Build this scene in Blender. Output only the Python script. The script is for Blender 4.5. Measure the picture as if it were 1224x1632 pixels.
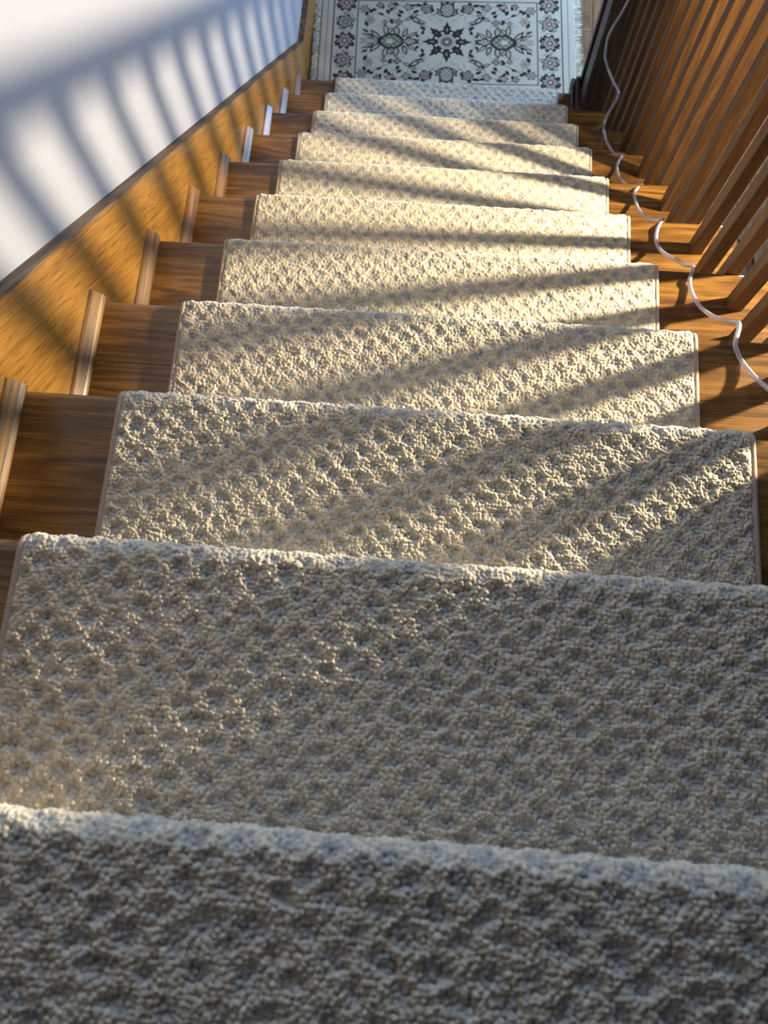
import bpy, math, random
import numpy as np
from mathutils import Vector, Matrix

for o in list(bpy.data.objects):
    bpy.data.objects.remove(o, do_unlink=True)
random.seed(7)
rng = np.random.default_rng(11)
scene = bpy.context.scene
COL = scene.collection

# ------------------------------------------------------------------ camera
cam_d = bpy.data.cameras.new('camera')
cam = bpy.data.objects.new('camera', cam_d)
COL.objects.link(cam)
scene.camera = cam
pitch, yaw, roll = 1.3206689, -0.1407995, -0.0652994
fw = Vector((math.sin(yaw)*math.cos(pitch), math.cos(yaw)*math.cos(pitch), -math.sin(pitch)))
rt = Vector((math.cos(yaw), -math.sin(yaw), 0))
up = rt.cross(fw)
r2 = math.cos(roll)*rt + math.sin(roll)*up
u2 = -math.sin(roll)*rt + math.cos(roll)*up
m = Matrix((r2, u2, -fw)).transposed().to_4x4()
m.translation = Vector((-0.019896, 0.097407, 0.591077))
cam.matrix_world = m
cam_d.sensor_width = 36.0
cam_d.lens = 1220.05 / 1632 * 36.0
cam_d.clip_start = 0.02
cam_d.dof.use_dof = True
cam_d.dof.focus_distance = 1.15
cam_d.dof.aperture_fstop = 7.0

# ------------------------------------------------------------------ light
world = bpy.data.worlds.new('world')
scene.world = world
world.use_nodes = True
bg = world.node_tree.nodes['Background']
bg.inputs['Color'].default_value = (0.62, 0.76, 1.0, 1)
bg.inputs['Strength'].default_value = 0.30


def add_light(name, kind, loc, power, color, target=None, **kw):
    d = bpy.data.lights.new(name, kind)
    d.energy = power
    d.color = color
    for k, v in kw.items():
        setattr(d, k, v)
    o = bpy.data.objects.new(name, d)
    COL.objects.link(o)
    o.location = loc
    if target is not None:
        o.rotation_euler = (Vector(target) - Vector(loc)).to_track_quat('-Z', 'Y').to_euler()
    return o


# warm bulb of the lamp standing in the hall below, right of the balustrade
add_light('hall_lamp_bulb', 'SPOT', (1.64, 1.17, -0.14), 450, (1.0, 0.84, 0.58), target=(0.0, 0.92, -0.42),
          shadow_soft_size=0.036, spot_size=math.radians(104), spot_blend=0.6)
# daylight of the window in the lower hall
add_light('hall_window_light', 'AREA', (1.3, 3.35, -1.15), 38, (0.40, 0.64, 1.0),
          target=(0.25, 2.5, -2.0), shape='RECTANGLE', size=0.6, size_y=0.8)
# added cool soft fill from across the hall, not an actual window
add_light('hall_side_fill_light', 'AREA', (4.1, 1.9, -0.6), 105, (0.70, 0.84, 1.0),
          target=(0.0, 1.6, -1.1), shape='RECTANGLE', size=1.8, size_y=1.2)
# daylight of the window high above the lower end of the stairs
add_light('landing_window_light', 'AREA', (0.05, 4.9, 0.95), 108, (0.42, 0.64, 1.0),
          target=(0, 0.0, 0.1), shape='RECTANGLE', size=1.0, size_y=1.0)

scene.view_settings.view_transform = 'Standard'
scene.view_settings.look = 'None'
scene.view_settings.gamma = 1.0
scene.view_settings.exposure = 0.2
scene.view_settings.use_curve_mapping = False

# ------------------------------------------------------------------ stair measures
RISE, RUN = 0.18515885, 0.24272222
SLOPE = RISE / RUN
NSTEP = 10


def NY(i):
    return i*RUN + 0.004      # carpet nosing


def NZ(i):
    return -i*RISE + 0.004    # carpet top


FLOOR = -11*RISE
X_WALL, X_SKIRT = -0.600, -0.578
X_BAL = 0.5725
X_END = 0.665
CARPET = 0.012

# ------------------------------------------------------------------ materials


def new_mat(name):
    mt = bpy.data.materials.new(name)
    mt.use_nodes = True
    nt = mt.node_tree
    return mt, nt, nt.nodes['Principled BSDF']


def N(nt, kind, **kw):
    n = nt.nodes.new(kind)
    for k, v in kw.items():
        setattr(n, k, v)
    return n


def ramp(nt, stops):
    r = N(nt, 'ShaderNodeValToRGB')
    e = r.color_ramp.elements
    while len(e) < len(stops):
        e.new(0.5)
    for k, (p, c) in enumerate(stops):
        e[k].position = p
        e[k].color = (*c, 1)
    return r


def oak(name, axis, dark, mid, light, rough=0.34, rot=0.0, coat=0.35, fmix=0.70):
    """varnished oak, grain along the given local axis (0,1,2)"""
    mt, nt, bs = new_mat(name)
    L = nt.links.new
    tc = N(nt, 'ShaderNodeTexCoord')
    oi = N(nt, 'ShaderNodeObjectInfo')
    mul = N(nt, 'ShaderNodeMath', operation='MULTIPLY')
    mul.inputs[1].default_value = 37.0
    L(oi.outputs['Random'], mul.inputs[0])
    add = N(nt, 'ShaderNodeVectorMath', operation='ADD')
    L(tc.outputs['Object'], add.inputs[0])
    L(mul.outputs[0], add.inputs[1])
    mp0 = N(nt, 'ShaderNodeMapping')
    mp0.inputs['Rotation'].default_value = (rot, 0, 0)
    L(add.outputs[0], mp0.inputs['Vector'])

    def noise(along, across, detail, rough_):
        mp = N(nt, 'ShaderNodeMapping')
        s = [across]*3
        s[axis] = along
        mp.inputs['Scale'].default_value = s
        L(mp0.outputs[0], mp.inputs['Vector'])
        n = N(nt, 'ShaderNodeTexNoise')
        n.inputs['Scale'].default_value = 1.0
        n.inputs['Detail'].default_value = detail
        n.inputs['Roughness'].default_value = rough_
        L(mp.outputs[0], n.inputs['Vector'])
        return n
    big = noise(1.3, 15, 2, 0.4)
    fine = noise(4, 300, 5, 0.7)
    pore = noise(18, 560, 2, 0.5)
    # cathedral rings from the broad noise
    rings = N(nt, 'ShaderNodeMath', operation='MULTIPLY')
    rings.inputs[1].default_value = 60.0
    L(big.outputs['Fac'], rings.inputs[0])
    sn = N(nt, 'ShaderNodeMath', operation='SINE')
    L(rings.outputs[0], sn.inputs[0])
    mr = N(nt, 'ShaderNodeMapRange')
    mr.inputs[1].default_value = -1
    mr.inputs[2].default_value = 1
    L(sn.outputs[0], mr.inputs[0])
    mx = N(nt, 'ShaderNodeMix')
    mx.inputs[0].default_value = fmix
    L(mr.outputs[0], mx.inputs[2])
    L(fine.outputs['Fac'], mx.inputs[3])
    rp = ramp(nt, [(0.2, dark), (0.5, mid), (0.8, light)])
    L(mx.outputs[0], rp.inputs[0])
    pr = ramp(nt, [(0.36, (0.42, 0.38, 0.34)), (0.47, (1, 1, 1))])
    L(pore.outputs['Fac'], pr.inputs[0])
    mm = N(nt, 'ShaderNodeMix', data_type='RGBA', blend_type='MULTIPLY')
    mm.inputs[0].default_value = 0.8
    L(rp.outputs[0], mm.inputs[6])
    L(pr.outputs[0], mm.inputs[7])
    L(mm.outputs[2], bs.inputs['Base Color'])
    bs.inputs['Roughness'].default_value = rough
    bs.inputs['Coat Weight'].default_value = coat
    bs.inputs['Coat Roughness'].default_value = 0.16
    bp = N(nt, 'ShaderNodeBump')
    bp.inputs['Strength'].default_value = 0.25
    bp.inputs['Distance'].default_value = 0.0006
    L(pore.outputs['Fac'], bp.inputs['Height'])
    L(bp.outputs[0], bs.inputs['Normal'])
    return mt


OD, OM, OL = (0.060, 0.025, 0.005), (0.165, 0.074, 0.014), (0.285, 0.142, 0.030)
M_TREAD = oak('oak_tread', 0, OD, OM, OL)
M_BAL = oak('oak_baluster', 2, (0.055, 0.022, 0.006), (0.110, 0.046, 0.011), (0.165, 0.074, 0.017), rough=0.55, coat=0.0, fmix=0.8)
M_SKIRT = oak('oak_skirt', 1, (0.13, 0.055, 0.008), (0.25, 0.115, 0.017), (0.36, 0.18, 0.030), rot=math.atan(SLOPE), rough=0.4, fmix=0.9)
M_SHOE = oak('oak_shoe', 1, OD, OM, OL, rough=0.38, coat=0.25)
M_RAIL = oak('oak_rail', 1, OD, OM, OL, rot=math.atan(SLOPE))
M_FLOOR = oak('oak_floor', 1, (0.07, 0.028, 0.010), (0.16, 0.075, 0.023), (0.25, 0.125, 0.042), rough=0.75, coat=0.0)
M_NEWEL = oak('oak_newel', 2, (0.022, 0.014, 0.009), (0.055, 0.036, 0.023), (0.095, 0.066, 0.045), rough=0.45, coat=0.15)
M_CAP = oak('oak_worn_edge', 1, (0.045, 0.024, 0.010), (0.12, 0.066, 0.03), (0.21, 0.13, 0.065), rot=math.atan(SLOPE), rough=0.6, coat=0.0)


def plaster(name, col):
    mt, nt, bs = new_mat(name)
    L = nt.links.new
    tc = N(nt, 'ShaderNodeTexCoord')
    n = N(nt, 'ShaderNodeTexNoise')
    n.inputs['Scale'].default_value = 160
    n.inputs['Detail'].default_value = 3
    L(tc.outputs['Object'], n.inputs['Vector'])
    n2 = N(nt, 'ShaderNodeTexNoise')
    n2.inputs['Scale'].default_value = 2.5
    L(tc.outputs['Object'], n2.inputs['Vector'])
    rp = ramp(nt, [(0.3, tuple(c*0.95 for c in col)), (0.7, col)])
    L(n2.outputs['Fac'], rp.inputs[0])
    L(rp.outputs[0], bs.inputs['Base Color'])
    bp = N(nt, 'ShaderNodeBump')
    bp.inputs['Strength'].default_value = 0.12
    bp.inputs['Distance'].default_value = 0.001
    L(n.outputs['Fac'], bp.inputs['Height'])
    L(bp.outputs[0], bs.inputs['Normal'])
    bs.inputs['Roughness'].default_value = 0.65
    return mt


M_TAUPE = plaster('taupe_plaster', (0.20, 0.19, 0.19))
M_WALL = plaster('white_plaster', (0.305, 0.320, 0.378))

# carpet pile: colour comes from the tufts (vertex colours: tuft to tuft variation)
M_PILE, nt, bs = new_mat('beige_pile')
at = N(nt, 'ShaderNodeAttribute', attribute_name='tuft')
nt.links.new(at.outputs['Color'], bs.inputs['Base Color'])
bs.inputs['Roughness'].default_value = 0.95
bs.inputs['Specular IOR Level'].default_value = 0.1
bs.inputs['Sheen Weight'].default_value = 0.8
bs.inputs['Sheen Roughness'].default_value = 0.38
tc = N(nt, 'ShaderNodeTexCoord')
nz = N(nt, 'ShaderNodeTexNoise')
nz.inputs['Scale'].default_value = 800
nz.inputs['Detail'].default_value = 2
nt.links.new(tc.outputs['Object'], nz.inputs['Vector'])
bp = N(nt, 'ShaderNodeBump')
bp.inputs['Strength'].default_value = 0.5
bp.inputs['Distance'].default_value = 0.001
nt.links.new(nz.outputs['Fac'], bp.inputs['Height'])
nt.links.new(bp.outputs[0], bs.inputs['Normal'])

M_BIND, nt, bs = new_mat('binding_cloth')
tc = N(nt, 'ShaderNodeTexCoord')
wv = N(nt, 'ShaderNodeTexNoise')
wv.inputs['Scale'].default_value = 700
nt.links.new(tc.outputs['Object'], wv.inputs['Vector'])
rp = ramp(nt, [(0.3, (0.33, 0.25, 0.19)), (0.7, (0.52, 0.42, 0.33))])
nt.links.new(wv.outputs['Fac'], rp.inputs[0])
nt.links.new(rp.outputs[0], bs.inputs['Base Color'])
bs.inputs['Roughness'].default_value = 0.85

M_RUG, nt, bs = new_mat('rug_weave')
at = N(nt, 'ShaderNodeAttribute', attribute_name='weave')
tc = N(nt, 'ShaderNodeTexCoord')
nz = N(nt, 'ShaderNodeTexNoise')
nz.inputs['Scale'].default_value = 420
nt.links.new(tc.outputs['Object'], nz.inputs['Vector'])
rp = ramp(nt, [(0.3, (0.86, 0.86, 0.86)), (0.7, (1, 1, 1))])
nt.links.new(nz.outputs['Fac'], rp.inputs[0])
mx = N(nt, 'ShaderNodeMix', data_type='RGBA', blend_type='MULTIPLY')
mx.inputs[0].default_value = 1.0
nt.links.new(at.outputs['Color'], mx.inputs[6])
nt.links.new(rp.outputs[0], mx.inputs[7])
nt.links.new(mx.outputs[2], bs.inputs['Base Color'])
bp = N(nt, 'ShaderNodeBump')
bp.inputs['Strength'].default_value = 0.3
bp.inputs['Distance'].default_value = 0.001
nt.links.new(nz.outputs['Fac'], bp.inputs['Height'])
nt.links.new(bp.outputs[0], bs.inputs['Normal'])
bs.inputs['Roughness'].default_value = 0.9
bs.inputs['Specular IOR Level'].default_value = 0.1

M_FRINGE, nt, bs = new_mat('ivory_fringe')
tc = N(nt, 'ShaderNodeTexCoord')
nz = N(nt, 'ShaderNodeTexNoise')
nz.inputs['Scale'].default_value = 90
nt.links.new(tc.outputs['Object'], nz.inputs['Vector'])
rp = ramp(nt, [(0.3, (0.50, 0.45, 0.36)), (0.7, (0.72, 0.67, 0.57))])
nt.links.new(nz.outputs['Fac'], rp.inputs[0])
nt.links.new(rp.outputs[0], bs.inputs['Base Color'])
bs.inputs['Roughness'].default_value = 0.9

M_TUBE, nt, bs = new_mat('clear_plastic')
tc = N(nt, 'ShaderNodeTexCoord')
nz = N(nt, 'ShaderNodeTexNoise')
nz.inputs['Scale'].default_value = 40
nt.links.new(tc.outputs['Object'], nz.inputs['Vector'])
rp = ramp(nt, [(0.3, (0.80, 0.78, 0.86)), (0.7, (0.92, 0.90, 0.96))])
nt.links.new(nz.outputs['Fac'], rp.inputs[0])
nt.links.new(rp.outputs[0], bs.inputs['Base Color'])
bs.inputs['Roughness'].default_value = 0.12
bs.inputs['Transmission Weight'].default_value = 0.72
bs.inputs['IOR'].default_value = 1.4

# ------------------------------------------------------------------ mesh helpers


def link(name, me, mat=None, parent=None, loc=(0, 0, 0), kind=None, label=None, cat=None, group=None):
    o = bpy.data.objects.new(name, me)
    COL.objects.link(o)
    o.location = loc
    if parent is not None:
        o.parent = parent
    if mat is not None and me is not None and not me.materials:
        me.materials.append(mat)
    for k, v in (('kind', kind), ('label', label), ('category', cat), ('group', group)):
        if v:
            o[k] = v
    return o


def thing(name, label, cat, loc=(0, 0, 0)):
    return link(name, None, loc=loc, label=label, cat=cat)


def mesh(name, verts, faces, smooth=False):
    me = bpy.data.meshes.new(name)
    me.from_pydata([tuple(v) for v in verts], [], faces)
    me.update()
    if smooth:
        me.polygons.foreach_set('use_smooth', [True]*len(me.polygons))
    return me


def prism(name, prof, axis, a, b, smooth_ang=None):
    """closed 2D outline extruded along an axis; prof is in the other two axes, in axis order"""
    n = len(prof)
    vs = []
    for t in (a, b):
        for p in prof:
            v = list(p)
            v.insert(axis, t)
            vs.append(v)
    fs = [(k, (k+1) % n, n+(k+1) % n, n+k) for k in range(n)]
    fs += [tuple(range(n-1, -1, -1)), tuple(range(n, 2*n))]
    me = mesh(name, vs, fs)
    import bmesh
    bm = bmesh.new()
    bm.from_mesh(me)
    bmesh.ops.recalc_face_normals(bm, faces=bm.faces)
    bm.to_mesh(me)
    bm.free()
    return me


def box_prof(x0, x1, y0, y1, c=0.002):
    return [(x0+c, y0), (x1-c, y0), (x1, y0+c), (x1, y1-c), (x1-c, y1), (x0+c, y1), (x0, y1-c), (x0, y0+c)]


def box(name, x0, x1, y0, y1, z0, z1, c=0.002, axis=2):
    if axis == 2:
        return prism(name, box_prof(x0, x1, y0, y1, c), 2, z0, z1)
    if axis == 1:
        return prism(name, box_prof(x0, x1, z0, z1, c), 1, y0, y1)
    return prism(name, box_prof(y0, y1, z0, z1, c), 0, x0, x1)


def sweep(name, pts, rad, sides=8):
    """round tube along a polyline"""
    P = np.array(pts, float)
    T = np.gradient(P, axis=0)
    T /= np.linalg.norm(T, axis=1)[:, None]
    up = np.array([1.0, 0, 0]) if abs(T[0][0]) < 0.8 else np.array([0, 0, 1.0])
    vs, fs = [], []
    nrm = None
    for k in range(len(P)):
        if nrm is None:
            nrm = np.cross(T[k], up)
        nrm = nrm - T[k]*(nrm@T[k])
        nrm /= np.linalg.norm(nrm)
        bi = np.cross(T[k], nrm)
        r = rad[k] if hasattr(rad, '__len__') else rad
        for q in range(sides):
            a = 2*math.pi*q/sides
            vs.append(P[k] + r*(math.cos(a)*nrm + math.sin(a)*bi))
    for k in range(len(P)-1):
        for q in range(sides):
            q2 = (q+1) % sides
            fs.append((k*sides+q, k*sides+q2, (k+1)*sides+q2, (k+1)*sides+q))
    fs.append(tuple(range(sides-1, -1, -1)))
    fs.append(tuple((len(P)-1)*sides+q for q in range(sides)))
    return mesh(name, vs, fs, smooth=True)


def hollow_tube(name, pts, ro, ri, sides):
    a, b = sweep(name+'_o', pts, ro, sides), sweep(name+'_i', pts, ri, sides)
    vs = [v.co[:] for v in a.vertices] + [v.co[:] for v in b.vertices]
    n = len(a.vertices)
    fs = [tuple(p.vertices) for p in a.polygons if len(p.vertices) == 4]
    fs += [tuple(n+k for k in reversed(p.vertices)) for p in b.polygons if len(p.vertices) == 4]
    for e in (0, n-sides):
        for k in range(sides):
            k2 = (k+1) % sides
            f = (e+k, e+k2, n+e+k2, n+e+k)
            fs.append(f if e else f[::-1])
    return mesh(name, vs, fs, smooth=True)


def catmull(pts, n=8):
    P = np.array(pts, float)
    P = np.vstack([2*P[0]-P[1], P, 2*P[-1]-P[-2]])
    out = []
    for k in range(1, len(P)-2):
        for q in range(n):
            t = q/n
            out.append(0.5*((2*P[k]) + (-P[k-1]+P[k+1])*t + (2*P[k-1]-5*P[k]+4*P[k+1]-P[k+2])*t*t
                            + (-P[k-1]+3*P[k]-3*P[k+1]+P[k+2])*t**3))
    out.append(P[-2])
    return out


# ------------------------------------------------------------------ the setting
link('wall_left', box('wall_left', X_WALL-0.12, X_WALL, -1.3, 5.2, FLOOR, 2.3), M_WALL, kind='structure')
link('wall_far', box('wall_far', X_WALL-0.12, 4.2, 5.2, 5.32, FLOOR, 2.3), M_TAUPE, kind='structure')
link('ceiling', box('ceiling', X_WALL-0.12, 4.2, -1.42, 5.32, 2.3, 2.42), M_TAUPE, kind='structure')
link('wall_right', box('wall_right', 0.70, 0.82, -1.42, 5.2, 0.42, 2.3), M_TAUPE, kind='structure')
link('ceiling_hall', box('ceiling_hall', 0.70, 4.2, -1.42, 5.2, 0.40, 0.60), M_TAUPE, kind='structure')
link('ceiling_light_block', box('ceiling_light_block', X_WALL, 0.70, 3.0, 5.2, 0.15, 0.35), M_TAUPE, kind='structure')  # unseen slab, added to keep the landing light off the rug
link('wall_lamp_block', box('wall_lamp_block', 0.70, 0.82, -1.42, 0.56, FLOOR, 0.41), M_TAUPE, kind='structure')  # unseen wall, added to block the lamp from the topmost steps
link('wall_hall', box('wall_hall', 4.2, 4.32, -1.42, 5.2, FLOOR, 0.4), M_TAUPE, kind='structure')
link('wall_under_landing', box('wall_under_landing', X_END-0.03, 4.2, -1.42, -1.3, FLOOR, 0.4), M_TAUPE, kind='structure')
link('wall_back', box('wall_back', X_WALL-0.12, 0.9, -1.42, -1.3, -0.6, 2.3), M_TAUPE, kind='structure')

# floor of the lower hall: boards running along the stairs
fl = link('floor', box('floor', X_WALL-0.12, 4.2, -1.3, 5.2, FLOOR-0.06, FLOOR-0.018), M_FLOOR, kind='structure')
bw = 0.057
bmesh_board = box('floor_board', 0, bw-0.0012, 0, 1.6, -0.018, 0, c=0.0015, axis=1)
nb = 0
x = X_WALL
while x < 1.5:
    y = 2.28 - random.random()*0.9
    while y < 5.1:
        b = link('floor_board', bmesh_board, M_FLOOR, parent=fl, loc=(x, y, FLOOR))
        y += 1.6012
    x += bw

# skirt board along the wall, turning into the baseboard of the hall
TOPH = 0.148
yk = 2.62
zk = FLOOR + 0.150
sk = [(-0.9, 0.9*SLOPE+TOPH), (yk, zk), (5.2, zk), (5.2, FLOOR), (2.43, FLOOR), (-0.9, 0.9*SLOPE-0.35)]
sk_me = prism('trim', sk, 0, X_WALL, X_SKIRT)
trim = link('trim_1', sk_me, M_SKIRT, kind='structure', label='honey oak skirt board under the white wall')
# worn, darker top edge of the skirt board
ta = math.atan(SLOPE)
cap = link('edge_cap', prism('edge_cap', [(-0.9, 0.9*SLOPE+TOPH-0.001), (yk, zk-0.001), (5.2, zk-0.001), (5.2, zk+0.004), (yk+0.001, zk+0.004), (-0.9, 0.9*SLOPE+TOPH+0.004)],
           0, X_WALL, X_SKIRT+0.001), M_CAP, parent=trim)

# ------------------------------------------------------------------ staircase
stairs = thing('staircase', 'varnished dark oak staircase descending to the hall floor', 'staircase')
W_OFF = 0.008
TH = 0.027


def tread_profile(y_back, y_nose, z_top):
    r = TH/2
    pr = [(y_back, z_top-TH), (y_back, z_top)]
    for k in range(9):
        a = math.pi/2 - math.pi*k/8
        pr.append((y_nose-r+r*math.cos(a), z_top-r+r*math.sin(a)))
    return pr


depth = RUN + 0.034
tread_me = prism('tread', tread_profile(-depth, 0, 0), 0, X_SKIRT, X_END)
riser_me = box('riser', X_SKIRT, X_END-0.03, -0.018, 0, -(RISE-TH), 0, c=0.001, axis=0)
# quarter-round shoe along the skirt board
q = [(X_SKIRT, 0.0)] + [(X_SKIRT+a, b) for a, b in ((0.0205, 0.0), (0.0205, 0.003), (0.0190, 0.0065), (0.0165, 0.0095), (0.0055, 0.0205), (0.0030, 0.0225), (0.0, 0.0235))]
shoe_me = prism('shoe_molding', q, 1, -RUN+0.03, 0.004)
for i in range(0, NSTEP+1):
    yn, zt = NY(i)-W_OFF, NZ(i)-CARPET
    if i == 3:      # this tread is glued up from two boards
        link('tread', prism('tread_front', tread_profile(-0.112, 0, 0), 0, X_SKIRT, X_END), M_TREAD, stairs, (0, yn, zt))
        link('tread', box('tread_rear', X_SKIRT, X_END, -depth, -0.1123, -TH, -0.0004, c=0.0006, axis=0), M_TREAD, stairs, (0, yn, zt))
    else:
        link('tread', tread_me, M_TREAD, stairs, (0, yn, zt))
    link('riser', riser_me, M_TREAD, stairs, (0, yn-0.036, zt-TH))
    if i:
        link('shoe_molding', shoe_me, M_SHOE, stairs, (0, yn, zt))
# the landing behind the top nosing and the outer string below the open ends
link('landing_deck', box('landing_deck', X_SKIRT, X_END, -1.29, NY(0)-W_OFF-depth-0.001, NZ(0)-CARPET-TH, NZ(0)-CARPET, axis=0), M_TREAD, stairs)
link('outer_string', prism('outer_string', [(-0.3, 0.3*SLOPE-0.26), (NY(10)-0.06, -SLOPE*(NY(10)-0.06)-0.26), (NY(10)-0.06, FLOOR), (2.0, FLOOR), (-0.3, 0.3*SLOPE-0.75)],
     0, X_END-0.052, X_END-0.03), M_RAIL, stairs)

# ------------------------------------------------------------------ runner
runner = thing('stair_runner', 'beige textured carpet runner with bound edges laid down the middle of the stairs', 'stair runner', (0, 0, 0))
HALF = 0.4205
RN = 0.018
CELL = 0.0040
PX, PY = 0.036, 0.0185     # dimple pitch, rows staggered


def hash2(ix, iy, k):
    v = np.sin(ix*127.1 + iy*311.7 + k*74.7)*43758.5453
    return v - np.floor(v)


def vnoise(x, y, k):
    ix, iy = np.floor(x), np.floor(y)
    fx, fy = x-ix, y-iy
    fx = fx*fx*(3-2*fx)
    fy = fy*fy*(3-2*fy)
    a, b = hash2(ix, iy, k), hash2(ix+1, iy, k)
    c, d = hash2(ix, iy+1, k), hash2(ix+1, iy+1, k)
    return (a*(1-fx)+b*fx)*(1-fy) + (c*(1-fx)+d*fx)*fy


def tufts(U, S, cell):
    gx, gy = U/cell, S/cell
    ix, iy = np.floor(gx), np.floor(gy)
    best = np.full(U.shape, 9.0)
    idv = np.zeros(U.shape)
    for dx in (-1, 0, 1):
        for dy in (-1, 0, 1):
            jx, jy = ix+dx, iy+dy
            cx = jx + 0.5 + 0.42*(hash2(jx, jy, 1)*2-1)
            cy = jy + 0.5 + 0.42*(hash2(jx, jy, 2)*2-1)
            d = (gx-cx)**2 + (gy-cy)**2
            w = d < best
            best = np.where(w, d, best)
            idv = np.where(w, hash2(jx, jy, 3), idv)
    return np.sqrt(best), idv


def dimples(U, S):
    """0..1, 1 in the middle of a sculpted hollow"""
    U = U + 0.0048*(vnoise(U*70, S*70, 5)*2-1)
    S = S + 0.0046*(vnoise(U*70+9, S*70, 6)*2-1)
    out = np.zeros(U.shape)
    row = np.floor(S/PY)
    for dr in (-1, 0, 1):
        rw = row+dr
        off = (rw % 2)*0.5
        cu = np.floor(U/PX - off)
        for dc in (0, 1):
            cc = cu+dc
            jx = (cc+off)*PX + 0.0032*(hash2(cc, rw, 8)*2-1)
            jy = (rw+0.5)*PY + 0.0028*(hash2(cc, rw, 9)*2-1)
            amp = 0.6+0.4*hash2(cc, rw, 10)
            d2 = ((U-jx)/0.0106)**2 + ((S-jy)/0.0086)**2
            out = np.maximum(out, amp*np.exp(-d2**1.7))
    return out


def section(i, ds, ncol, lo=None):
    """profile of one step: tread, nosing, riser.  returns s (length), points, normals"""
    y0 = NY(i-1)-0.034 if i > 0 else -0.62
    pts, nor = [], []
    yend = NY(i)-RN
    nt_ = max(2, int((yend-y0)/ds))
    for k in range(nt_):
        y = y0+(yend-y0)*k/nt_
        pts.append((y, NZ(i)))
        nor.append((0, 1))
    na = max(8, int(RN*2.2/ds))
    for k in range(na+1):
        a = math.pi/2 - (math.pi*0.86)*k/na
        pts.append((yend+RN*math.cos(a), NZ(i)-RN+RN*math.sin(a)))
        nor.append((math.cos(a), math.sin(a)))
    ye, ze = pts[-1]
    zb = NZ(i+1)-0.008 if i < NSTEP else FLOOR+0.012
    yr = NY(i)-0.031
    nr = 60 if i == 0 else 10
    for k in range(1, nr+1):
        t = k/nr
        pts.append((ye+(yr-ye)*min(1, t*4), ze+(zb-ze)*t))
        nor.append((1, 0))
    P = np.array(pts)
    NN = np.array(nor, float)
    s = np.concatenate([[0], np.cumsum(np.hypot(*np.diff(P, axis=0).T))])
    return s, P, NN


allV, allF, allC = [], [], []
vbase = 0
PATH = (0.243+0.185)
bind_path = []
for i in range(NSTEP+1):
    ds = (0.00095, 0.00095, 0.00105, 0.0012, 0.0014, 0.0016, 0.0018, 0.002, 0.0022, 0.0022, 0.0022)[i]
    du = ds
    s, P, NN = section(i, ds, None)
    if i == 0:      # only the strip near the nosing needs the fine rows
        y_fine = -0.17
    else:           # the rear of each tread lies under the nosing above
        y_fine = NY(i-1) + RISE*(NY(i-1)-0.0974)/(0.591-NZ(i-1)) - 0.03
    keep = (P[:, 0] > y_fine) | (np.arange(len(P)) % 6 == 0)
    s, P, NN = s[keep], P[keep], NN[keep]
    bind_path += [(p, n) for p, n in zip(P, NN)][::max(1, int(0.006/ds))]
    ncol = int(2*HALF/du)+1
    u = np.linspace(-HALF, HALF, ncol)
    if i == 0:      # fine columns only in the middle
        u = u[(np.abs(u) < 0.35) | (np.arange(ncol) % 6 == 0) | (np.abs(u) > HALF-0.001)]
    U, S = np.meshgrid(u, s + i*PATH)
    cell = CELL if i <= 3 else (0.0046 if i <= 6 else 0.0056)
    d, idv = tufts(U, S, cell)
    dm = dimples(U, S)
    dome = np.sqrt(np.clip(1-(d/0.82)**2, 0, 1))
    lowf = vnoise(U*22, S*22, 15)*2-1
    fa = 1.0 if i <= 2 else (0.85 if i == 3 else 0.72)
    h = fa*0.0036*(dome-0.6)*(0.65+0.6*idv) - fa*0.0030*dm + 0.0006*lowf + 0.0008*(idv-0.5)
    edge = np.clip((HALF-np.abs(U))/0.007, 0, 1)
    h = h*edge**0.5 - 0.005*(1-edge)**2
    V = np.empty(U.shape+(3,))
    V[..., 0] = U
    V[..., 1] = P[:, 0][:, None] + NN[:, 0][:, None]*h
    V[..., 2] = P[:, 1][:, None] + NN[:, 1][:, None]*h
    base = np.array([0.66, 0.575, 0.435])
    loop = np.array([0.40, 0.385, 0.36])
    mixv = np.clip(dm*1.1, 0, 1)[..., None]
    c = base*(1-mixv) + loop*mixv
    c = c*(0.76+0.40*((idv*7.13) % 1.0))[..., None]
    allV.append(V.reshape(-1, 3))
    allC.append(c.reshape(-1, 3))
    nr, nc = U.shape
    idx = np.arange(nr*nc).reshape(nr, nc) + vbase
    allF.append(np.stack([idx[:-1, :-1], idx[1:, :-1], idx[1:, 1:], idx[:-1, 1:]], -1).reshape(-1, 4)[:, ::-1])
    vbase += nr*nc
V = np.concatenate(allV)
F = np.concatenate(allF)
C = np.concatenate(allC)


def big_mesh(name, V, F, C, attr):
    me = bpy.data.meshes.new(name)
    me.vertices.add(len(V))
    me.vertices.foreach_set('co', V.astype(np.float32).ravel())
    me.loops.add(F.size)
    me.loops.foreach_set('vertex_index', F.astype(np.int32).ravel())
    me.polygons.add(len(F))
    me.polygons.foreach_set('loop_start', np.arange(0, F.size, 4, dtype=np.int32))
    me.polygons.foreach_set('use_smooth', np.ones(len(F), bool))
    me.update(calc_edges=True)
    ca = me.color_attributes.new(attr, 'FLOAT_COLOR', 'POINT')
    ca.data.foreach_set('color', np.concatenate([C, np.ones((len(C), 1))], 1).astype(np.float32).ravel())
    return me


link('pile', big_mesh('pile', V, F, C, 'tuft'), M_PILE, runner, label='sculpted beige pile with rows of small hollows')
del V, F, C, allV, allF, allC
for sx in (-1, 1):
    bp_ = [(sx*(HALF+0.0015), p[0]-n[0]*0.0062, p[1]-n[1]*0.0062) for p, n in bind_path]
    link('binding', sweep('binding', bp_, 0.0052, 8), M_BIND, runner, label='narrow stitched cloth binding')

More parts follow.
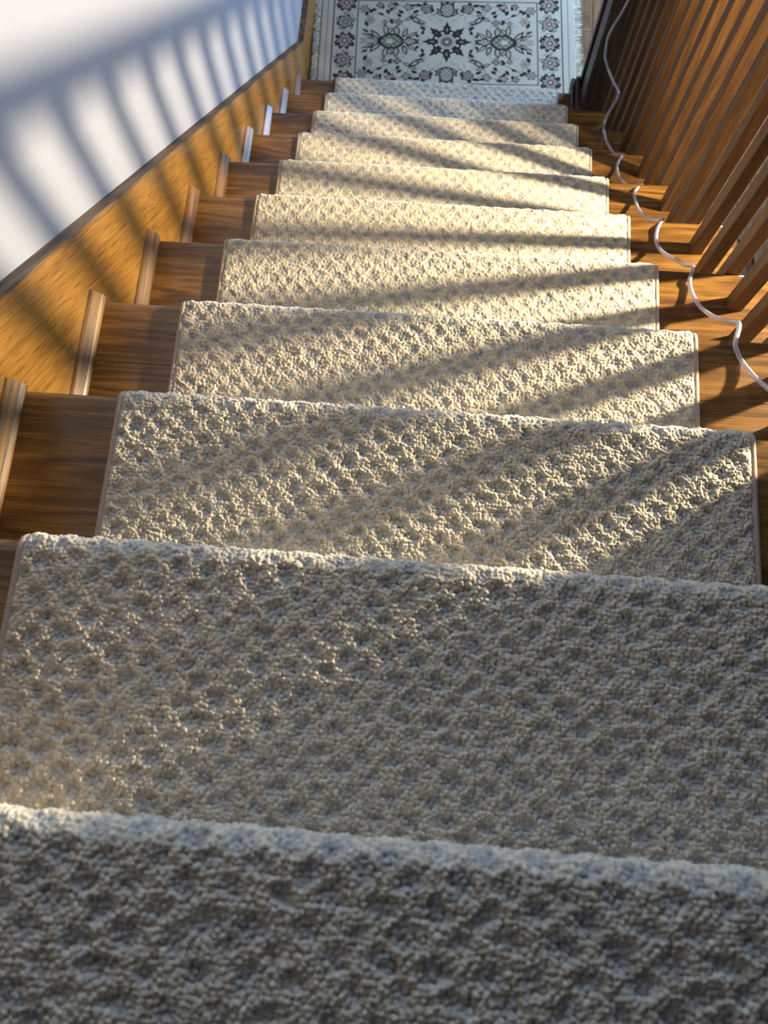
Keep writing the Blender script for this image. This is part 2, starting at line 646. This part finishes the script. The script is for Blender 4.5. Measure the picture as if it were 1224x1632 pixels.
# ------------------------------------------------------------------ balustrade
bal = thing('stair_balustrade', 'stained oak balustrade of square balusters along the open side of the stairs', 'balustrade')
HB, HT = 0.555, 0.600
BWD = 0.0285
nw0, nw1 = 2.297, 2.442


def rail_z(y, h):
    return -SLOPE*y + h


len_me = {}
for i in range(0, NSTEP+1):
    for k in range(3):
        y = i*RUN - 0.074 - k*RUN/3
        if y > 2.25 or y < -0.3:
            continue
        zt = NZ(i)-CARPET
        if k not in len_me:
            L = rail_z(y, HB) - zt + 0.012
            len_me[k] = box('baluster', -BWD/2, BWD/2, -BWD/2, BWD/2, 0, L, c=0.0015)
        link('baluster', len_me[k], M_BAL, bal, (X_BAL, y, zt))
# handrail: moulded section swept along the slope
sec = [(-0.030, 0.006), (-0.024, 0.0), (0.024, 0.0), (0.030, 0.006), (0.030, 0.028), (0.022, 0.040), (0.008, 0.045), (-0.008, 0.045), (-0.022, 0.040), (-0.030, 0.028)]
vs, fs = [], []
for y in (-0.35, nw0+0.01):
    for (a, b) in sec:
        vs.append((X_BAL+a, y, rail_z(y, HB)+b))
n = len(sec)
fs = [(k, n+k, n+(k+1) % n, (k+1) % n) for k in range(n)] + [tuple(range(n)), tuple(range(2*n-1, n-1, -1))]
link('handrail', mesh('handrail', vs, fs), M_RAIL, bal)
# box newel at the foot
nb_z = NZ(10)-CARPET
nx0, nx1 = 0.500, 0.645
ntop = rail_z(2.3, HB)+0.16
newel = link('newel_post', box('newel_post', nx0+0.010, nx1, nw0+0.002, nw1-0.002, nb_z, ntop), M_NEWEL, bal, label='dark square newel post')
link('stile', box('stile', nx0, nx0+0.0098, nw0, nw0+0.072, nb_z+0.0, ntop), M_NEWEL, newel)
link('stile', box('stile', nx0, nx0+0.0098, nw1-0.020, nw1, nb_z+0.0, ntop), M_NEWEL, newel)
link('newel_cap', box('newel_cap', nx0-0.015, nx1+0.015, nw0-0.015, nw1+0.015, ntop, ntop+0.03, c=0.006), M_NEWEL, newel)
link('base_molding', box('base_molding', nx0-0.018, nx0-0.0005, nw0-0.01, nw1-0.012, nb_z, nb_z+0.066, c=0.004, axis=1), M_NEWEL, newel)
link('base_molding', box('base_molding_low', nx0-0.033, nx0-0.0185, nw0-0.01, nw1-0.012, nb_z, nb_z+0.058, c=0.004, axis=1), M_NEWEL, newel)

# ------------------------------------------------------------------ rug
RC, RA = (-0.009, 2.802), math.radians(2.4)
HX, HY = 0.535, 0.325
rug = thing('area_rug', 'ivory floral rug with dark vine pattern and fringed ends at the foot of the stairs', 'rug', (RC[0], RC[1], FLOOR))
rug.rotation_euler = (0, 0, RA)
gs = 0.0021
gx = np.arange(-HX, HX+1e-6, gs)
gy = np.arange(-HY, HY+1e-6, gs)
GX, GY = np.meshgrid(gx, gy)
IV = np.array([0.48, 0.425, 0.335])
INK = np.array([0.022, 0.018, 0.020])
ROSE = np.array([0.17, 0.075, 0.06])
SAGE = np.array([0.17, 0.165, 0.11])
TAN = np.array([0.30, 0.22, 0.14])
img = np.empty(GX.shape+(3,))
img[:] = IV
img *= (0.94+0.10*vnoise(GX*14, GY*14, 31))[..., None]
AX, AY = np.abs(GX), np.abs(GY)


def put(d, col, soft=0.0014, op=1.0, mask=None):
    """paint where the signed distance d is negative"""
    a = np.clip(0.5 - d/soft, 0, 1)*op
    if mask is not None:
        a = a*mask
    img[:] = img*(1-a[..., None]) + col*a[..., None]


def rot(X, Y, cx, cy, ang):
    c, s = math.cos(ang), math.sin(ang)
    x, y = X-cx, Y-cy
    return x*c+y*s, -x*s+y*c


def leaf_d(X, Y, cx, cy, ang, ln, wd):
    x, y = rot(X, Y, cx, cy, ang)
    t = np.clip(x/ln, 0, 1)
    w = wd*np.sin(np.pi*t**0.8)
    d = np.abs(y)-w
    return np.maximum(d, np.maximum(-x, x-ln))


def leaf(X, Y, cx, cy, ang, ln, wd, col=INK, hollow=False, mask=None):
    d = leaf_d(X, Y, cx, cy, ang, ln, wd)
    put(d, col, mask=mask)
    if hollow:
        put(leaf_d(X, Y, cx+0.18*ln*math.cos(ang), cy+0.18*ln*math.sin(ang), ang, ln*0.62, wd*0.5), IV*0.85, mask=mask)


def bloom(X, Y, cx, cy, r, n, col=INK, core=ROSE, a0=0.0, mask=None):
    x, y = X-cx, Y-cy
    rr = np.hypot(x, y)
    th = np.arctan2(y, x)+a0
    edge = r*(0.62+0.38*np.abs(np.cos(th*n/2)))
    put(rr-edge, col, mask=mask)
    put(np.maximum(rr-edge*0.74, -(rr-r*0.30)), IV*0.8, op=0.75, mask=mask)
    put(np.abs(np.sin(th*n/2))*rr-0.0009, col, mask=np.where(rr < r*0.8, 1.0, 0.0)*(1 if mask is None else mask))
    put(rr-r*0.32, core, mask=mask)
    put(rr-r*0.14, IV, mask=mask)


def vine(X, Y, pts, th=0.0011, col=INK, mask=None, op=1.0):
    P = catmull([(p[0], p[1], 0) for p in pts], 6)
    d = np.full(X.shape, 9.0)
    for a, b in zip(P[:-1], P[1:]):
        ax, ay = a[0], a[1]
        bx, by = b[0]-ax, b[1]-ay
        L2 = bx*bx+by*by+1e-12
        t = np.clip(((X-ax)*bx+(Y-ay)*by)/L2, 0, 1)
        d = np.minimum(d, np.hypot(X-ax-t*bx, Y-ay-t*by))
    put(d-th, col, op=op, mask=mask)


FX, FY = 0.378, 0.210      # field half size
field = np.where((AX < FX-0.004) & (AY < FY-0.003), 1.0, 0.0)
# vines of one quarter, mirrored
vine(AX, AY, [(0.03, 0.155), (0.06, 0.14), (0.075, 0.165), (0.11, 0.185), (0.15, 0.17)], mask=field)
vine(AX, AY, [(0.085, 0.075), (0.12, 0.115), (0.155, 0.13), (0.19, 0.105), (0.25, 0.12), (0.30, 0.15), (0.345, 0.17)], mask=field)
vine(AX, AY, [(0.30, 0.0), (0.325, 0.03), (0.335, 0.07), (0.315, 0.11), (0.345, 0.15)], mask=field, th=0.0009, op=0.8)
vine(AX, AY, [(0.10, 0.0), (0.115, 0.03), (0.10, 0.055), (0.12, 0.075)], mask=field, th=0.0008, op=0.8)
vine(AX, AY, [(0.155, 0.13), (0.165, 0.165), (0.20, 0.185), (0.24, 0.17)], mask=field)
vine(AX, AY, [(0.235, 0.075), (0.265, 0.085), (0.30, 0.08)], mask=field, op=0.7)
# acanthus scrolls
for (cx, cy, an, ln, wd) in ((0.155, 0.130, -2.45, 0.075, 0.013), (0.155, 0.130, 2.9, 0.035, 0.009), (0.150, 0.125, -0.5, 0.036, 0.009),
                             (0.128, 0.103, -3.0, 0.042, 0.007)):
    leaf(AX, AY, cx, cy, an, ln, wd, INK, hollow=True, mask=field)
# fine tendrils
for (cx, cy, r0, a0, a1) in ((0.06, 0.125, 0.018, -1.0, 3.6), (0.115, 0.145, 0.016, 1.5, 5.8), (0.19, 0.07, 0.017, 0.3, 4.2), (0.275, 0.055, 0.018, 1.2, 5.0), (0.30, 0.13, 0.016, -0.8, 3.0),
                             (0.215, 0.155, 0.015, 2.0, 6.2), (0.03, 0.105, 0.012, 0.2, 4.4), (0.345, 0.04, 0.016, 1.6, 5.4), (0.255, 0.19, 0.013, 0.0, 3.8)):
    vine(AX, AY, [(cx+r0*(1-0.06*j)*math.cos(a0+(a1-a0)*j/7), cy+r0*(1-0.06*j)*math.sin(a0+(a1-a0)*j/7)) for j in range(8)], th=0.0008, mask=field, op=0.85)
# small flowers and leaves
for (cx, cy, r, n, c0, k0) in ((0.085, 0.170, 0.022, 5, INK, ROSE), (0.205, 0.100, 0.014, 4, INK, ROSE), (0.165, 0.178, 0.017, 5, SAGE*0.5, TAN), (0.235, 0.182, 0.017, 5, ROSE, TAN),
                               (0.325, 0.108, 0.018, 6, TAN, ROSE), (0.350, 0.165, 0.018, 6, SAGE*0.6, ROSE), (0.285, 0.185, 0.014, 5, INK, ROSE), (0.262, 0.098, 0.010, 4, INK, TAN)):
    bloom(AX, AY, cx, cy, r*1.3, n, c0, k0, mask=field)
for (cx, cy, an, ln, wd) in ((0.055, 0.155, 0.9, 0.026, 0.005), (0.105, 0.185, 0.2, 0.03, 0.006), (0.12, 0.16, -0.4, 0.025, 0.006), (0.105, 0.19, 2.4, 0.02, 0.005),
                             (0.185, 0.145, 0.6, 0.022, 0.006), (0.195, 0.125, 0.9, 0.02, 0.006), (0.225, 0.09, 0.7, 0.018, 0.005), (0.225, 0.11, -0.3, 0.02, 0.005),
                             (0.245, 0.14, 1.1, 0.024, 0.006), (0.268, 0.135, 0.4, 0.022, 0.005), (0.245, 0.155, 2.3, 0.022, 0.005), (0.30, 0.165, -0.3, 0.022, 0.006),
                             (0.315, 0.145, 0.7, 0.02, 0.005), (0.33, 0.045, 0.5, 0.026, 0.0045), (0.30, 0.022, 0.35, 0.035, 0.0045), (0.335, 0.075, 1.2, 0.024, 0.006),
                             (0.105, 0.035, 1.9, 0.022, 0.005), (0.12, 0.02, 1.1, 0.020, 0.005), (0.09, 0.06, 0.7, 0.026, 0.006), (0.345, 0.13, 2.0, 0.02, 0.006),
                             (0.205, 0.19, 0.2, 0.026, 0.006), (0.135, 0.188, -0.2, 0.022, 0.005), (0.275, 0.165, 1.8, 0.018, 0.005)):
    leaf(AX, AY, cx, cy, an, ln*1.25, wd*1.35, INK*1.2, mask=field)
# large palmettes left and right
AX0, AY0 = AX, AY
AX, AY = 0.222+(AX0-0.232)/1.32, AY0/1.32
for (cx, cy, an, ln, wd, c0) in ((0.255, 0.0, 0.9, 0.058, 0.010, INK), (0.255, 0.0, 0.45, 0.062, 0.009, INK), (0.235, 0.02, 1.35, 0.05, 0.010, SAGE*0.5), (0.205, 0.02, 1.5, 0.044, 0.011, ROSE*0.6),
                                 (0.185, 0.015, 1.9, 0.040, 0.009, INK), (0.175, 0.012, 2.5, 0.046, 0.007, INK), (0.265, 0.0, 0.12, 0.062, 0.007, TAN), (0.275, 0.008, 0.5, 0.05, 0.005, INK),
                                 (0.175, 0.0, 3.0, 0.045, 0.008, INK), (0.235, 0.03, 2.2, 0.03, 0.008, INK)):
    leaf(AX, AY, cx, cy, an, ln, wd, c0, hollow=True, mask=field)
x0, y0 = AX-0.222, AY
body = np.hypot(x0/0.040, y0/0.030)-1
put(body*0.03, INK, mask=field)
put((np.hypot(x0/0.033, y0/0.023)-1)*0.025, SAGE*1.6, mask=field)
lat = np.minimum(np.abs(np.sin((x0+y0)*170)), np.abs(np.sin((x0-y0)*170)))
put(np.where(np.hypot(x0/0.033, y0/0.023) < 1, lat*0.006-0.0016, 1), INK, mask=field)
put((np.hypot((x0-0.006)/0.012, y0/0.009)-1)*0.01, IV, mask=field)
dia = (np.abs(AX-0.165)/0.030 + AY/0.017)-1
put(dia*0.014, INK, mask=field)
put((np.abs(AX-0.165)/0.022 + AY/0.012-1)*0.01, IV, mask=field)
put(np.where((np.abs(AX-0.165)/0.024 + AY/0.013) < 1, np.minimum(np.abs(np.sin((AX+AY)*260)), np.abs(np.sin((AX-AY)*260)))*0.004-0.0012, 1), INK, mask=field)
# palmettes above and below the middle
AX, AY = AX0/1.2, 0.165+(AY0-0.165)/1.2
for (cx, cy, an, ln, wd, c0) in ((0.0, 0.135, 0.75, 0.055, 0.011, INK), (0.0, 0.140, 0.35, 0.045, 0.009, INK), (0.0, 0.150, 1.15, 0.058, 0.012, INK), (0.0, 0.150, 1.571, 0.060, 0.012, INK)):
    leaf(AX, AY, cx, cy, an, ln, wd, c0, hollow=True, mask=field)
GXk = GX
GX = GX/1.2
put((np.hypot(GX/0.026, (AY-0.165)/0.033)-1)*0.02, INK, mask=field)
put(np.where(np.hypot(GX/0.021, (AY-0.165)/0.027) < 1, 0.0016-np.minimum(np.abs(np.sin((GX+AY)*200)), np.abs(np.sin((GX-AY)*200)))*0.006, 1), IV*0.9, mask=field)
AX, AY = AX0, AY0
GX = GXk
# central star
GX0, GY0 = GX, GY
GX, GY = GX0/1.28, GY0/1.28
th = np.arctan2(GY, GX)
rr = np.hypot(GX, GY)
for k in range(8):
    a = k*math.pi/4
    px_, py_ = 0.046*math.cos(a), 0.046*math.sin(a)
    leaf(GX, GY, 0.026*math.cos(a), 0.026*math.sin(a), a, 0.056, 0.009, INK, mask=field)
    for sg in (0.65, -0.65, 1.75, -1.75, 2.7, -2.7):
        leaf(GX, GY, px_, py_, a+sg, 0.021, 0.0055, INK, mask=field)
    leaf(GX, GY, 0.040*math.cos(a), 0.040*math.sin(a), a, 0.018, 0.0035, ROSE if k % 2 else TAN, mask=field)
for k in range(16):
    a = k*math.pi/8
    leaf(GX, GY, 0.005*math.cos(a), 0.005*math.sin(a), a, 0.022, 0.0022, INK*2.2, mask=field)
put(rr-0.005, IV)
GX, GY = GX0, GY0
# border band with flowers
band = np.where(((AX > FX) & (AX < 0.472)) | ((AY > FY) & (AY < 0.300)), 1.0, 0.0)
for j in range(-3, 4):
    cy = j*0.098
    big = (j % 2 == 0)
    bloom(AX, GY, 0.428, cy, 0.046 if big else 0.041, 8 if big else 6, INK if big else INK*1.8, ROSE, a0=0.3, mask=band)
    for an in ((0.6, 2.5, -0.6, -2.5) if big else (0.3, 1.5, 2.8, -0.9, -2.2)):
        leaf(AX, GY, 0.428+0.022*math.cos(an), cy+0.022*math.sin(an), an, 0.028, 0.008, INK*1.5 if big else SAGE*0.6, hollow=not big, mask=band)
    vine(AX, GY, [(0.40, cy+0.03), (0.415, cy+0.048), (0.44, cy+0.05), (0.452, cy+0.065)], th=0.001, mask=band)
for j in range(-4, 5):
    cx = j*0.098
    bloom(GX, AY, cx, 0.257, 0.036, 7, INK*1.4, ROSE, a0=0.2, mask=band*np.where(AX < FX, 1.0, 0.0))
# border lines
put(np.minimum(np.maximum(np.abs(AX-FX), AY-FY), np.maximum(np.abs(AY-FY), AX-FX))-0.0022, INK)
put(np.maximum(np.abs(AX-0.480), AY-0.308)-0.0026, INK)
put(np.maximum(np.abs(AY-0.308), AX-0.480)-0.0026, INK)
put(np.abs(AX-0.506)-0.0012, INK*2.5)
GZ = 0.0075 + 0.0007*(vnoise(GX*18, GY*18, 40)-0.5)
rim = (AX > HX-gs*1.5) | (AY > HY-gs*1.5)
GZ = np.where(rim, 0.0005, GZ)
nr, nc = GX.shape
idx = np.arange(nr*nc).reshape(nr, nc)
Fq = np.stack([idx[:-1, :-1], idx[:-1, 1:], idx[1:, 1:], idx[1:, :-1]], -1).reshape(-1, 4)
link('rug_field', big_mesh('rug_field', np.stack([GX, GY, GZ], -1).reshape(-1, 3), Fq, img.reshape(-1, 3), 'weave'), M_RUG, rug,
     label='ivory woven field with dark flowers, leaves and a central star')
# fringes: strands knotted at the ends
for sx in (-1, 1):
    vs, fs = [], []
    for k in range(230):
        y = -HY+0.004 + (2*HY-0.008)*k/229 + random.uniform(-0.001, 0.001)
        sl = (0.034 if sx > 0 else 0.030)*random.uniform(0.75, 1.1)
        dy = (-0.018 if sx < 0 else 0.002) + random.uniform(-0.006, 0.006) + 0.006*math.sin(k*0.31)
        w = 0.0014
        z = 0.0045 + random.uniform(-0.0012, 0.0015)
        b0 = len(vs)
        for t in (0, 0.5, 1.0):
            xx = sx*(HX-0.004+sl*t)
            yy = y + dy*t**1.4
            zz = z*(1-0.45*t) + 0.0015*math.sin(t*3)
            ww = w*(1.0-0.35*t)
            vs += [(xx, yy-ww, zz-0.0012), (xx, yy+ww, zz-0.0012), (xx, yy, zz+0.0012)]
        for t in range(2):
            o = b0+t*3
            for e in range(3):
                e2 = (e+1) % 3
                fs.append((o+e, o+e2, o+3+e2, o+3+e))
    if sx > 0:   # one long loose thread
        for k0, y in ((0, 0.075),):
            b0 = len(vs)
            for t in range(5):
                xx = HX + 0.016*t
                vs += [(xx, y+0.002*math.sin(t), 0.003), (xx, y+0.0016+0.002*math.sin(t), 0.003), (xx, y+0.0008+0.002*math.sin(t), 0.0048)]
            for t in range(4):
                o = b0+t*3
                for e in range(3):
                    e2 = (e+1) % 3
                    fs.append((o+e, o+e2, o+3+e2, o+3+e))
    link('fringe', mesh('fringe', vs, fs, smooth=True), M_FRINGE, rug, kind='stuff', label='ivory thread fringe')

# ------------------------------------------------------------------ clear tubing draped down the treads
TUBE = [(0.5508,0.5532,-0.4680),(0.5405,0.5886,-0.5080),(0.5245,0.6249,-0.5330),(0.5130,0.6506,-0.5500),(0.5000,0.6763,-0.5580),(0.4907,0.6952,-0.5580),(0.4858,0.7113,-0.5540),(0.5084,0.7640,-0.5880),(0.5087,0.7881,-0.6231),(0.5094,0.8103,-0.6581),(0.5064,0.8416,-0.6981),(0.4989,0.8707,-0.7231),(0.4918,0.8987,-0.7371),(0.4872,0.9257,-0.7431),(0.4870,0.9436,-0.7431),(0.5050,0.9884,-0.7731),(0.5050,1.0225,-0.8183),(0.5016,1.0640,-0.8633),(0.4904,1.1010,-0.8983),(0.4853,1.1293,-0.9183),(0.4842,1.1569,-0.9283),(0.4891,1.1859,-0.9283),(0.5106,1.2289,-0.9583),(0.5074,1.2580,-1.0035),(0.5036,1.2912,-1.0435),(0.4962,1.3460,-1.0885),(0.4929,1.3996,-1.1135),(0.4952,1.4231,-1.1135),(0.5204,1.4645,-1.1435),(0.5097,1.4946,-1.1886),(0.5011,1.5306,-1.2286),(0.4979,1.5956,-1.2786),(0.4987,1.6431,-1.2986),(0.5068,1.6685,-1.2986),(0.5257,1.7081,-1.3286),(0.5249,1.7555,-1.3838),(0.5222,1.7923,-1.4238),(0.5120,1.8721,-1.4688),(0.5047,1.9181,-1.4738),(0.5400,2.0613,-1.6092),(0.5430,2.0743,-1.5794),(0.5460,2.0546,-1.5134),(0.5470,2.0408,-1.4628),(0.5450,2.0587,-1.4594),(0.5400,2.1206,-1.4924),(0.5310,2.1824,-1.5131),(0.5120,2.2052,-1.4884),(0.5040,2.2017,-1.4562),(0.4960,2.1982,-1.4001),(0.5020,2.1995,-1.3576),(0.5110,2.1961,-1.3170),(0.5220,2.1977,-1.2631)]
tp = catmull(TUBE + [(0.535, 2.19, -1.20), (0.538, 2.18, -1.14)], 7)
tube_o = link('clear_tubing', hollow_tube('clear_tubing', tp, 0.0041, 0.0026, 12), M_TUBE,
     label='thin clear plastic tubing draped down the treads beside the balusters', cat='tubing')
